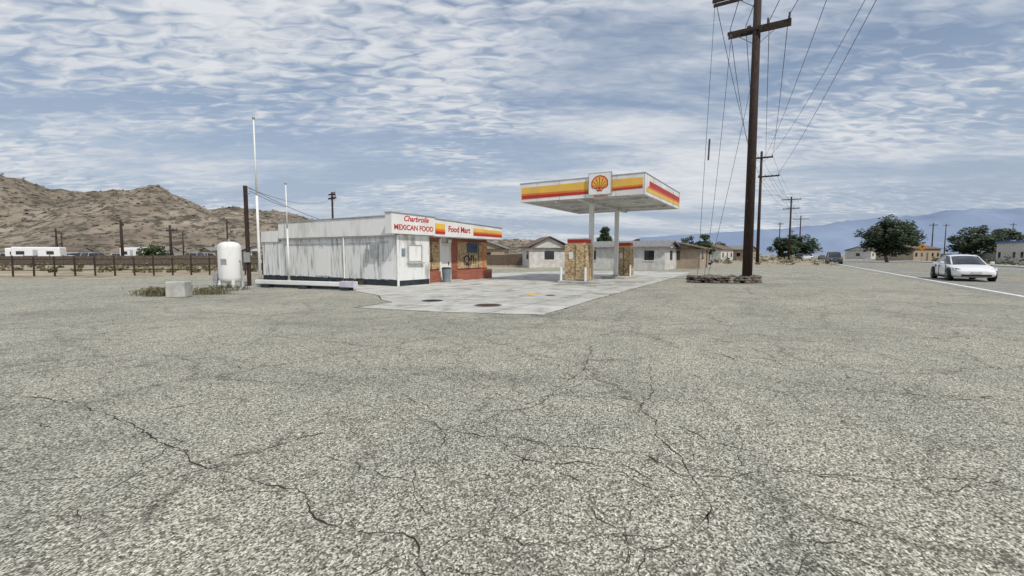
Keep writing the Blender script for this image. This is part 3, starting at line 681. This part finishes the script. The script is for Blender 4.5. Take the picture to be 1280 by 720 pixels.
boxes('data_plate',[(-0.12,0.14,-0.487,-0.478,1.15,1.4)],M['metal'],T)
boxes('concrete_block',[(-0.32,0.32,-0.3,0.3,0,0.6)],M['curb'],None,0.04,loc=(-12.45,16.7,0),rz=R(12))
e=empty('fallen_sign_pole',(-9.7,20.9,0),R(-22))
boxes('beam',[(-3.1,2.2,-0.12,0.12,0.17,0.36)],M['canopyw'],e,0.015)
boxes('end_section',[(2.21,3.0,-0.15,0.15,0.14,0.40)],mat('pale_lilac_paint',(0.62,0.58,0.66),(0.5,0.46,0.54),3),e,0.01)
boxes('support_blocks',[(-2.6,-2.2,-0.2,0.2,0,0.165),(-0.2,0.2,-0.2,0.2,0,0.165),(2.3,2.7,-0.2,0.2,0,0.135)],M['dark'],e,0.01)
boxes('second_rail',[(-3.3,2.4,0.3,0.45,0.0,0.12)],M['dark'],e,0.01)
FE=empty('pipe_fence',(0,0,0))
a=Vector((-60,27.5,0)); b=Vector((-17.5,36.5,0)); n=34; tl=[]
for i in range(n+1):
    p=a.lerp(b,i/n); tl.append((tuple(p),tuple(p+Vector((0.03*math.sin(i*7),0,1.45+0.12*math.sin(i*3)))),0.06,0.05))
tubes('posts',tl,M['wood'],FE,8)
tubes('rails',[(tuple(a+Vector((0,0,z))),tuple(b+Vector((0,0,z))),0.03,0.03) for z in (0.45,0.85,1.25)],M['wood'],FE,6)
FE=empty('wooden_picket_fence',(0,0,0))
a=Vector((-27,44,0)); b=Vector((-9,52,0)); V=[];F=[]
for i in range(70):
    p=a.lerp(b,i/69); h=rg.uniform(1.5,1.9); v,f=boxvf((p.x-.08,p.x+.08,p.y-.02,p.y+.02,0,h),len(V)); V+=v;F+=f
mesh('pickets',V,F,M['woodgrey'],FE)
def fence(name,a,b,h,m,step=2.5):
    a=Vector(a).to_3d();b=Vector(b).to_3d(); e=empty(name,a,math.atan2(b.y-a.y,b.x-a.x)); L_=(b-a).length; n=int(L_/step)
    boxes('posts',[(i*L_/n-.05,i*L_/n+.05,-.05,.05,0,h+.1) for i in range(n+1)],m,e)
    boxes('panels',[(i*L_/n+.06,(i+1)*L_/n-.06,-.015,.015,0.08,h-(0.06 if i%3 else 0.0)) for i in range(n)],m,e)
fence('board_fence',(1,62),(22,70),1.6,M['woodgrey']); fence('board_fence',(24,76),(44,100),1.7,M['woodgrey']); fence('board_fence',(-8,66),(2,60),1.6,M['roofbrown'])
fence('board_fence',(88,78),(130,140),1.8,M['roofgrey']); fence('board_fence',(-52,56),(-34,60),1.5,M['woodgrey']); fence('board_fence',(-90,72),(-60,66),1.4,M['woodgrey'])

# ---------------- houses ----------------
def house(name,x,y,w,d,h,rz,wall,roof,rh=1.2,flat=False):
    e=empty(name,(x,y,0),rz)
    boxes('walls',[(-w/2,w/2,-d/2,d/2,-0.05,h)],M[wall],e)
    if flat: boxes('roof',[(-w/2-.2,w/2+.2,-d/2-.2,d/2+.2,h+.002,h+.3)],M[roof],e)
    else:
        o=0.4; V=[(-w/2-o,-d/2-o,h),(w/2+o,-d/2-o,h),(w/2+o,d/2+o,h),(-w/2-o,d/2+o,h),(-w/2-o,0,h+rh),(w/2+o,0,h+rh)]
        V+=[(v[0],v[1],v[2]+.12) for v in V]
        F=[(0,3,2,1),(6,7,11,10),(8,9,10,11),(6,10,4,0),(1,5,11,7),(7,6,0,1),(9,8,2,3),(10,9,3,4),(5,2,8,11)]
        mesh('roof',V,F,M[roof],e)
        mesh('gables',[(-w/2,-d/2,h),(-w/2,d/2,h),(-w/2,0,h+rh*.97),(w/2,-d/2,h),(w/2,d/2,h),(w/2,0,h+rh*.97)],[(0,2,1),(3,4,5)],M[wall],e)
    W_=[];Fm=[];n=max(2,int(w/2.6))
    for i in range(n):
        xx=-w/2+(i+.5)*w/n
        if i==n//2: continue
        for s in (-1,1):
            ys=s*d/2; W_.append((xx-.5,xx+.5,min(ys,ys+s*.03),max(ys,ys+s*.03),1.0,2.0)); Fm.append((xx-.6,xx+.6,min(ys,ys+s*.06),max(ys,ys+s*.06),.9,.98))
    for s in (-1,1):
        xs=s*w/2; W_.append((min(xs,xs+s*.03),max(xs,xs+s*.03),-.6,.6,1.0,2.0))
    boxes('windows',W_,M['glass'],e); boxes('sills',Fm,M['white'],e)
    xx=-w/2+(n//2+.5)*w/n
    boxes('door',[(xx-.45,xx+.45,-d/2-.04,-d/2-.002,0,2.05)],M['roofbrown'],e)
    return e
c=Vector((13.4,41,0))+d2*5.4+d1*8.5
house('bungalow',c.x,c.y,9.5,6,2.3,R(149),'stuccow','roofgrey',0.7)
house('bungalow',20.2,54,6.5,5.5,2.2,R(59),'stuccot','roofbrown',0.7)
house('cottage',4.2,57,4.2,5,2.4,R(100),'stuccow','roofbrown',1.3)
rg=random.Random(12)
for (x,y,w,d,h,wl,rf) in ((-4,85,9,6,2.6,'stuccot','roofgrey'),(8,96,10,7,2.6,'stuccow','roofgrey'),(24,92,9,6,2.5,'stuccot','roofbrown'),(48,108,10,7,2.7,'stuccow','roofbrown'),(62,128,12,7,2.8,'stuccot','roofgrey'),(70,145,9,7,2.6,'stuccow','roofgrey'),(104,118,14,8,3.0,'stuccot','roofbrown'),(130,165,12,8,3,'stuccow','roofbrown'),
  (-120,150,12,7,2.8,'stuccow','roofgrey'),(-165,165,14,8,2.8,'stuccow','roofbrown'),(-90,140,10,6,2.6,'stuccot','roofgrey'),(-200,190,14,8,3,'stuccow','roofgrey'),(-60,110,9,6,2.6,'stuccow','roofbrown'),(-25,120,10,6,2.6,'stuccow','roofgrey'),(20,150,12,7,2.8,'stuccow','roofgrey'),(40,170,12,7,2.8,'stuccot','roofbrown'),(-52,84,5,4,2.3,'roofbrown','roofgrey'),(-44,78,4,4,2.2,'stuccow','roofgrey')):
    house('bungalow',x,y,w,d,h,rg.uniform(0,3.14),wl,rf,rg.uniform(.8,1.4))
house('roadside_store',90,76,12,8,3.6,R(59),'stuccow','bluep',flat=True)
house('roadside_store',126,112,16,10,4.0,R(59),'stuccow','roofgrey',flat=True)

# ---------------- vehicles ----------------
def car(name,x,y,rz,paint,scale=1.0,style='sedan',z=0.008,lod=0):
    e=empty(name,(x,y,z),rz,scale)
    if style=='sedan':
        st=[(2.36,.50,.36,.50,.55),(2.31,.72,.27,.57,.63),(2.12,.85,.20,.68,.74),(1.5,.915,.18,.80,.85),(0.95,.925,.18,.88,.93),(0,.925,.18,.92,.95),(-1,.925,.18,.95,.99),(-1.7,.91,.18,.97,1.05),(-2.15,.86,.22,.97,1.08),(-2.3,.78,.3,.92,1.0),(-2.36,.60,.42,.78,.84)]
        gh=[(1.12,.70,.86,.66,.90),(.25,.79,.90,.60,1.35),(-.35,.81,.92,.61,1.43),(-1.05,.79,.94,.56,1.38),(-2.0,.64,1.0,.55,1.08)]
    else:
        st=[(2.40,.60,.36,.75,.85),(2.35,.82,.30,.85,.95),(2.1,.93,.25,.95,1.03),(1.5,.97,.25,1.05,1.12),(1.1,.98,.25,1.08,1.15),(0,.98,.25,1.1,1.15),(-1.5,.98,.25,1.1,1.15),(-2.2,.97,.25,1.1,1.15),(-2.4,.93,.35,1.08,1.12),(-2.45,.85,.45,1.0,1.05)]
        gh=[(1.5,.80,1.05,.76,1.1),(.75,.90,1.1,.74,1.85),(0,.92,1.1,.78,1.93),(-2.0,.92,1.1,.76,1.9),(-2.4,.88,1.05,.74,1.2)]
    V=[];F=[]
    for (xx,w,zb_,zs,zt2) in st:
        half=[(0,zb_),(w*.86,zb_),(w*.98,zb_+.1),(w,(zb_+zs)/2),(w*.97,zs-.04),(w*.86,zs+(zt2-zs)*.35),(w*.5,zt2-.01)]
        ring=[(xx,a_,b_) for a_,b_ in half]+[(xx,0,zt2)]+[(xx,-a_,b_) for a_,b_ in reversed(half[1:])]
        V+=ring; n=len(ring)
    for j in range(len(st)-1):
        for i in range(n): k=(i+1)%n; F.append((j*n+i,j*n+k,(j+1)*n+k,(j+1)*n+i))
    F.append(tuple(reversed(range(n)))); F.append(tuple((len(st)-1)*n+i for i in range(n)))
    o=mesh('body',V,F,M[paint],e,smooth=True)
    if not lod: sb=o.modifiers.new('s','SUBSURF'); sb.levels=1; sb.render_levels=2
    V=[];F=[];mi=[]
    for (xx,wb,z0,wt,z1) in gh:
        V+=[(xx,wb,z0),(xx,(wb*.35+wt*.65),z0+(z1-z0)*.6),(xx,wt*.93,z1-(z1-z0)*.05),(xx,wt*.5,z1+.012),(xx,0,z1+.02),(xx,-wt*.5,z1+.012),(xx,-wt*.93,z1-(z1-z0)*.05),(xx,-(wb*.35+wt*.65),z0+(z1-z0)*.6),(xx,-wb,z0)]
    n=9
    for j in range(len(gh)-1):
        for i in range(n-1):
            F.append((j*n+i,j*n+i+1,(j+1)*n+i+1,(j+1)*n+i)); mi.append(1 if (1<=j<=len(gh)-3 and 2<=i<=5) else 0)
    o=mesh('greenhouse',V,F,[M['glass'],M[paint]],e,mi,smooth=True)
    tl=[]
    for s in (-1,1):
        g=gh
        tl.append(((g[0][0],s*g[0][1],g[0][2]),(g[1][0],s*g[1][3]*.96,g[1][4]-.03),.035,.03))
        for j in range(1,len(g)-2): tl.append(((g[j][0],s*g[j][3]*.96,g[j][4]-.03),(g[j+1][0],s*g[j+1][3]*.96,g[j+1][4]-.03),.03,.03))
        tl.append(((g[-2][0],s*g[-2][3]*.96,g[-2][4]-.03),(g[-1][0],s*g[-1][1],g[-1][2]),.035,.05))
        tl.append(((-.35,s*(g[2][1]+.0),g[2][2]),(-.35,s*g[2][3]*.97,g[2][4]-.04),.025,.02))
    tubes('pillars',tl,M[paint],e,8,True)
    wr=.335 if style=='sedan' else .38; wx=(1.42,-1.44); ow=.935 if style=='sedan' else .99
    tl=[];rm=[];ar=[];sp_=[]
    for xx in wx:
        for s in (-1,1):
            ar.append(((xx,s*(ow-.10),wr+.01),(xx,s*(ow+.004),wr+.01),wr+.055,wr+.055))
            tl.append(((xx,s*(ow-.2),wr),(xx,s*(ow+.025),wr),wr,wr*.97))
            rm.append(((xx,s*(ow+.02),wr),(xx,s*(ow+.032),wr),wr*.72,wr*.66))
            for q in range(5):
                a_=q*2*math.pi/5
                sp_.append(((xx,s*(ow+.036),wr),(xx+math.cos(a_)*wr*.62,s*(ow+.036),wr+math.sin(a_)*wr*.62),.03,.02))
    nn_=28 if not lod else 12
    tubes('wheel_arches',ar,M['rubber'],e,nn_); tubes('tyres',tl,M['rubber'],e,nn_); tubes('rims',rm,M['dark'],e,nn_); tubes('spokes',sp_,M['rim'],e,6)
    fx=st[2][0]; hz=.62 if style=='sedan' else .86
    for s in (-1,1):
        v=[(fx+.14,s*.50,hz-.06),(fx+.02,s*.80,hz-.03),(fx-.22,s*.885,hz+.05),(fx-.20,s*.84,hz+.11),(fx+.06,s*.62,hz+.06)]
        mesh('headlamp',[(a_[0]+.03,a_[1]*1.01,a_[2]) for a_ in v],[(0,1,2,3,4) if s>0 else (4,3,2,1,0)],M['lamp'],e)
        mesh('headlamp_surround',[(a_[0]+.015,a_[1]*1.0+s*.008*1,a_[2]-.012) for a_ in v],[(0,1,2,3,4)],M['rubber'],e)
        boxes('mirror',[(.62,.80,min(s*.94,s*1.1),max(s*.94,s*1.1),.92,1.05)],M[paint],e,.03)
        boxes('tail_lamp',[(st[-1][0]-.0,st[-1][0]+.08,min(s*.5,s*.74),max(s*.5,s*.74),.8,.92)],M['red'],e,.02)
    boxes('lower_grille',[(fx+.10,fx+.245,-.58,.58,.27,.38)],M['rubber'],e,.02)
    boxes('number_plate',[(fx+.24,fx+.262,-.2,.2,.42,.52)],M['stuccow'],e)
    for s in (-1,1):
        boxes('sill',[(-1.0,1.0,min(s*.86,s*.935),max(s*.86,s*.935),.17,.25)],M['rubber'],e,.01)
        boxes('door_seams',[(xx,xx+.012,min(s*.90,s*.931),max(s*.90,s*.931),.3,.88) for xx in (.95,-.3,-1.05)],M['rubber'],e)
        boxes('door_handle',[(xx,xx+.2,min(s*.90,s*.94),max(s*.90,s*.94),.78,.80) for xx in (-.15,-.95)],M['rubber'],e)
    return e
HD=AZ+math.pi
car('sedan_car',28.4,28.3,HD,'carwhite',1.10)
car('passenger_van',54.5,76,HD,'cargrey',1.05,'van')
car('sedan_car',76,116,AZ,'carwhite',1.0,lod=1)
car('passenger_van',84,131,AZ,'cargrey',1.0,'van',lod=1)
for (sx_,sy_,pt,hd) in ((150,-27.0,'cargrey',HD),(175,-31.6,'carsilver',AZ),(215,-27,'carwhite',HD)):
    p=W(sx_,sy_); car('sedan_car',p.x,p.y,hd,pt,1.0,lod=1)
rg=random.Random(40)
for i in range(20):
    y=rg.uniform(72,140); x=-y*(rg.uniform(.62,1.0) if i%2 else rg.uniform(.9,1.16))
    car('parked_car',x,y,rg.uniform(0,6.28),rg.choice(['carwhite','carwhite','carwhite','carsilver','carwhite','carblue','cargrey']),1.0,rg.choice(['sedan','van','van']),z=-0.03,lod=1)
for (x,y) in ((-10,52),(-7,60),(30,72),(20,80)):
    car('parked_car',x,y,rg.uniform(0,6.28),rg.choice(['carwhite','cargrey']),1.0,rg.choice(['sedan','van']),z=-0.03,lod=1)
# travel trailers on the left
def trailer(x,y,rz,L_=6.5):
    e=empty('travel_trailer',(x,y,-0.03),rz)
    boxes('shell',[(-L_/2,L_/2,-1.1,1.1,0.5,2.9)],M['carwhite'],e,0.2)
    boxes('windows',[(-L_/2+.7,-L_/2+1.8,-1.12,-1.102,1.6,2.2),(L_/2-1.8,L_/2-.8,-1.12,-1.102,1.6,2.2)],M['glass'],e)
    boxes('door',[(-.35,.3,-1.125,-1.102,.6,2.4)],M['carsilver'],e)
    boxes('stripe',[(-L_/2+.2,-.4,-1.115,-1.102,1.1,1.25),(.4,L_/2-.2,-1.115,-1.102,1.1,1.25)],M['carblue'],e)
    tubes('wheels',[((xx,s*.85,.33),(xx,s*1.08,.33),.33,.33) for xx in (-.4,.4) for s in (-1,1)],M['rubber'],e,14)
    tubes('drawbar',[((L_/2,-.4,.45),(L_/2+1.1,0,.45),.05,.05),((L_/2,.4,.45),(L_/2+1.1,0,.45),.05,.05)],M['dark'],e,6)
trailer(-82,78,R(20)); trailer(-98,92,R(35),7.5); trailer(-70,84,R(-10),5.5)

p=(73,80)
e=empty('warning_sign',(p[0],p[1],0),R(-45))
tubes('post',[((0,0,0),(0,0,2.6),.04,.04)],M['metal'],e,8)
q=.62; mesh('plate',[(0,-.05,2.9-q),(q,-.05,2.9),(0,-.05,2.9+q),(-q,-.05,2.9),(0,-.03,2.9-q),(q,-.03,2.9),(0,-.03,2.9+q),(-q,-.03,2.9)],[(0,1,2,3),(7,6,5,4),(0,4,5,1),(1,5,6,2),(2,6,7,3),(3,7,4,0)],M['signy'],e)
boxes('arrow_mark',[(-.05,.05,-.058,-.052,2.65,3.1),(-.2,.2,-.065,-.06,2.95,3.03)],M['rubber'],e)

# ---------------- hills & mountains ----------------
def interp(prof,x):
    if x<=prof[0][0]: return prof[0][1]
    for (a,b),(c_,d_) in zip(prof,prof[1:]):
        if x<=c_:
            t=(x-a)/(c_-a); t=t*t*(3-2*t)*.6+t*.4; return b+(d_-b)*t
    return prof[-1][1]
hp=[(-1100,122),(-760,100),(-560,86),(-480,76),(-455,68),(-424,60),(-395,62),(-367,67),(-335,67),(-303,56),(-277,45),(-232,42),(-200,36),(-165,23),(-120,17),(-60,13),(-15,16),(10,15),(45,10),(120,4),(220,0)]
x0,x1,y0,y1,stp=-1100,240,190,700,4.0
nx=int((x1-x0)/stp);ny=int((y1-y0)/stp)
V=[];F=[]
def ss(a,b,x):
    t=max(0,min(1,(x-a)/(b-a))); return t*t*(3-2*t)
for j in range(ny+1):
    for i in range(nx+1):
        x=x0+i*stp;y=y0+j*stp
        H=interp(hp,x*420/max(300,y)) if y>420 else interp(hp,x*(420/max(330,y)))
        foot=225+25*noise.noise((x*.01,3,0))
        f=ss(foot,425,y)**0.85*(1-0.5*ss(430,700,y))
        rid=noise.ridged_multi_fractal(Vector((x*.011+y*.002,y*.006,0.3)),0.9,2.1,5,1.0,2.0)
        gul=noise.noise(Vector((x*.028+noise.noise((x*.01,y*.01,4))*2,y*.008,7)))
        z=H*f*(0.80+0.14*rid+0.10*gul)+ (noise.fractal(Vector((x*.05,y*.05,1)),0.8,2.2,5)*3.5)*f
        edge=ss(x1,x1-120,x)
        V.append((x,y,z*edge-0.6))
for j in range(ny):
    for i in range(nx):
        k=j*(nx+1)+i; F.append((k,k+1,k+nx+2,k+nx+1))
mesh('rocky_hill',V,F,M['hill'])
rg=random.Random(8);bV=[];bF=[]
for i in range(9000):
    ii=rg.randint(20,nx-30); jj=rg.randint(8,62); v=V[jj*(nx+1)+ii]
    if v[2]<1.5: continue
    r=rg.uniform(.4,1.5); p=Vector(v)+Vector((rg.uniform(-2,2),rg.uniform(-2,2),0))
    k=len(bV)
    for dx,dy,dz in ((1,0,0),(0,1,.1),(-1,0,0),(0,-1,.1),(0,0,1),(0,0,-1)):
        bV.append((p.x+dx*r*rg.uniform(.7,1.3),p.y+dy*r,p.z+dz*r*rg.uniform(.5,.9)))
    bF+=[(k,k+1,k+4),(k+1,k+2,k+4),(k+2,k+3,k+4),(k+3,k,k+4)]
mesh('hill_boulders',bV,bF,M['rock'])
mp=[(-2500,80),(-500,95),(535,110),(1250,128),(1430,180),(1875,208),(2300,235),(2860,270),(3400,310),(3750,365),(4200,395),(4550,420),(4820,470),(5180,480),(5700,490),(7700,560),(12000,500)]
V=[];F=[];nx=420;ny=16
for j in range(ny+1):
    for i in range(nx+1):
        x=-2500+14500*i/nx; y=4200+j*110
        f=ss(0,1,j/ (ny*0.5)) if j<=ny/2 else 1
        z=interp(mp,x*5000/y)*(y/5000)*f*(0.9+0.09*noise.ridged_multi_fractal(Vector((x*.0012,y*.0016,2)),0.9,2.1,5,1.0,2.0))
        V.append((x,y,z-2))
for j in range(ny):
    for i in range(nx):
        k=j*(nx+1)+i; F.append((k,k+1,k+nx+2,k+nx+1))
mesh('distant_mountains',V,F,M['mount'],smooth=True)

# ---------------- sky, sun ----------------
SUN_EL=R(50); sun_dir=Vector((0.55,-0.83,0)).normalized()
w=bpy.data.worlds.new('World'); scene.world=w; w.use_nodes=True
N=w.node_tree.nodes;L=w.node_tree.links; bg=N['Background']
sky=N.new('ShaderNodeTexSky'); sky.sky_type='NISHITA'; sky.sun_disc=False; sky.sun_elevation=SUN_EL
sky.sun_rotation=math.atan2(sun_dir.x,sun_dir.y); sky.air_density=1.0; sky.dust_density=1.5
tc=N.new('ShaderNodeTexCoord'); s=N.new('ShaderNodeSeparateXYZ'); L.new(tc.outputs['Generated'],s.inputs[0])
zz=math_node(N,L,'MAXIMUM',s.outputs[2],0.0); den=math_node(N,L,'ADD',zz,0.13)
u=math_node(N,L,'DIVIDE',s.outputs[0],den); v=math_node(N,L,'DIVIDE',s.outputs[1],den)
cb=N.new('ShaderNodeCombineXYZ'); L.new(u,cb.inputs[0]); L.new(v,cb.inputs[1])
mp_=N.new('ShaderNodeMapping'); mp_.inputs['Rotation'].default_value=(0,0,R(16)); mp_.inputs['Scale'].default_value=(0.55,1.2,1); L.new(cb.outputs[0],mp_.inputs['Vector'])
n1=tex_noise(N,L,mp_.outputs[0],0.7,5,0.5,0.6,'2D')
mp2=N.new('ShaderNodeMapping'); mp2.inputs['Rotation'].default_value=(0,0,R(-38)); mp2.inputs['Scale'].default_value=(0.8,1.8,1); L.new(cb.outputs[0],mp2.inputs['Vector'])
n2=tex_noise(N,L,mp2.outputs[0],11,3,0.5,0.5,'2D')
n3=tex_noise(N,L,mp_.outputs[0],2.4,6,0.55,0.4,'2D')
cellw=ramp(N,L,tex_noise(N,L,cb.outputs[0],0.45,2,0.5,0,'2D').outputs['Fac'],[(0.4,0.14),(0.56,0.50)])
f=math_node(N,L,'MULTIPLY',n1.outputs['Fac'],0.62)
f=math_node(N,L,'MULTIPLY_ADD',n3.outputs['Fac'],0.38,f)
cc=math_node(N,L,'SUBTRACT',n2.outputs['Fac'],0.5)
f=math_node(N,L,'MULTIPLY_ADD',cc,cellw,f)
cf=ramp(N,L,f,[(0.33,0.30),(0.42,0.58),(0.50,0.85),(0.58,1.0)])
hz=ramp(N,L,zz,[(0.0,0.95),(0.12,0.85),(0.25,0.6),(0.45,0.0)])
cf=math_node(N,L,'MAXIMUM',cf,hz)
cloud=ramp(N,L,f,[(0.38,(0.40,0.475,0.60)),(0.48,(0.50,0.565,0.67)),(0.56,(0.63,0.675,0.74)),(0.66,(0.76,0.785,0.82))])
cl=N.new('ShaderNodeVectorMath'); cl.operation='SCALE'; L.new(cloud,cl.inputs[0]); cl.inputs['Scale'].default_value=8.7
col=mixrgb(N,L,cf,sky.outputs[0],cl.outputs[0])
L.new(col,bg.inputs['Color']); bg.inputs['Strength'].default_value=0.11
ld=bpy.data.lights.new('sun','SUN'); ld.energy=2.9; ld.angle=R(2.0); ld.color=(1.0,0.965,0.90)
lo=bpy.data.objects.new('sun',ld); COL.objects.link(lo)
dvec=Vector((sun_dir.x*math.cos(SUN_EL),sun_dir.y*math.cos(SUN_EL),math.sin(SUN_EL)))
lo.rotation_euler=dvec.to_track_quat('Z','Y').to_euler(); lo.location=(20,-20,40)

# ---------------- camera ----------------
cd=bpy.data.cameras.new('camera'); cd.sensor_width=36; cd.lens=560/1280*36; cd.clip_start=0.05; cd.clip_end=20000
co=bpy.data.objects.new('camera',cd); COL.objects.link(co); co.location=(0,0,1.6); co.rotation_euler=(R(90)-math.atan(42/560),0,0)
scene.camera=co
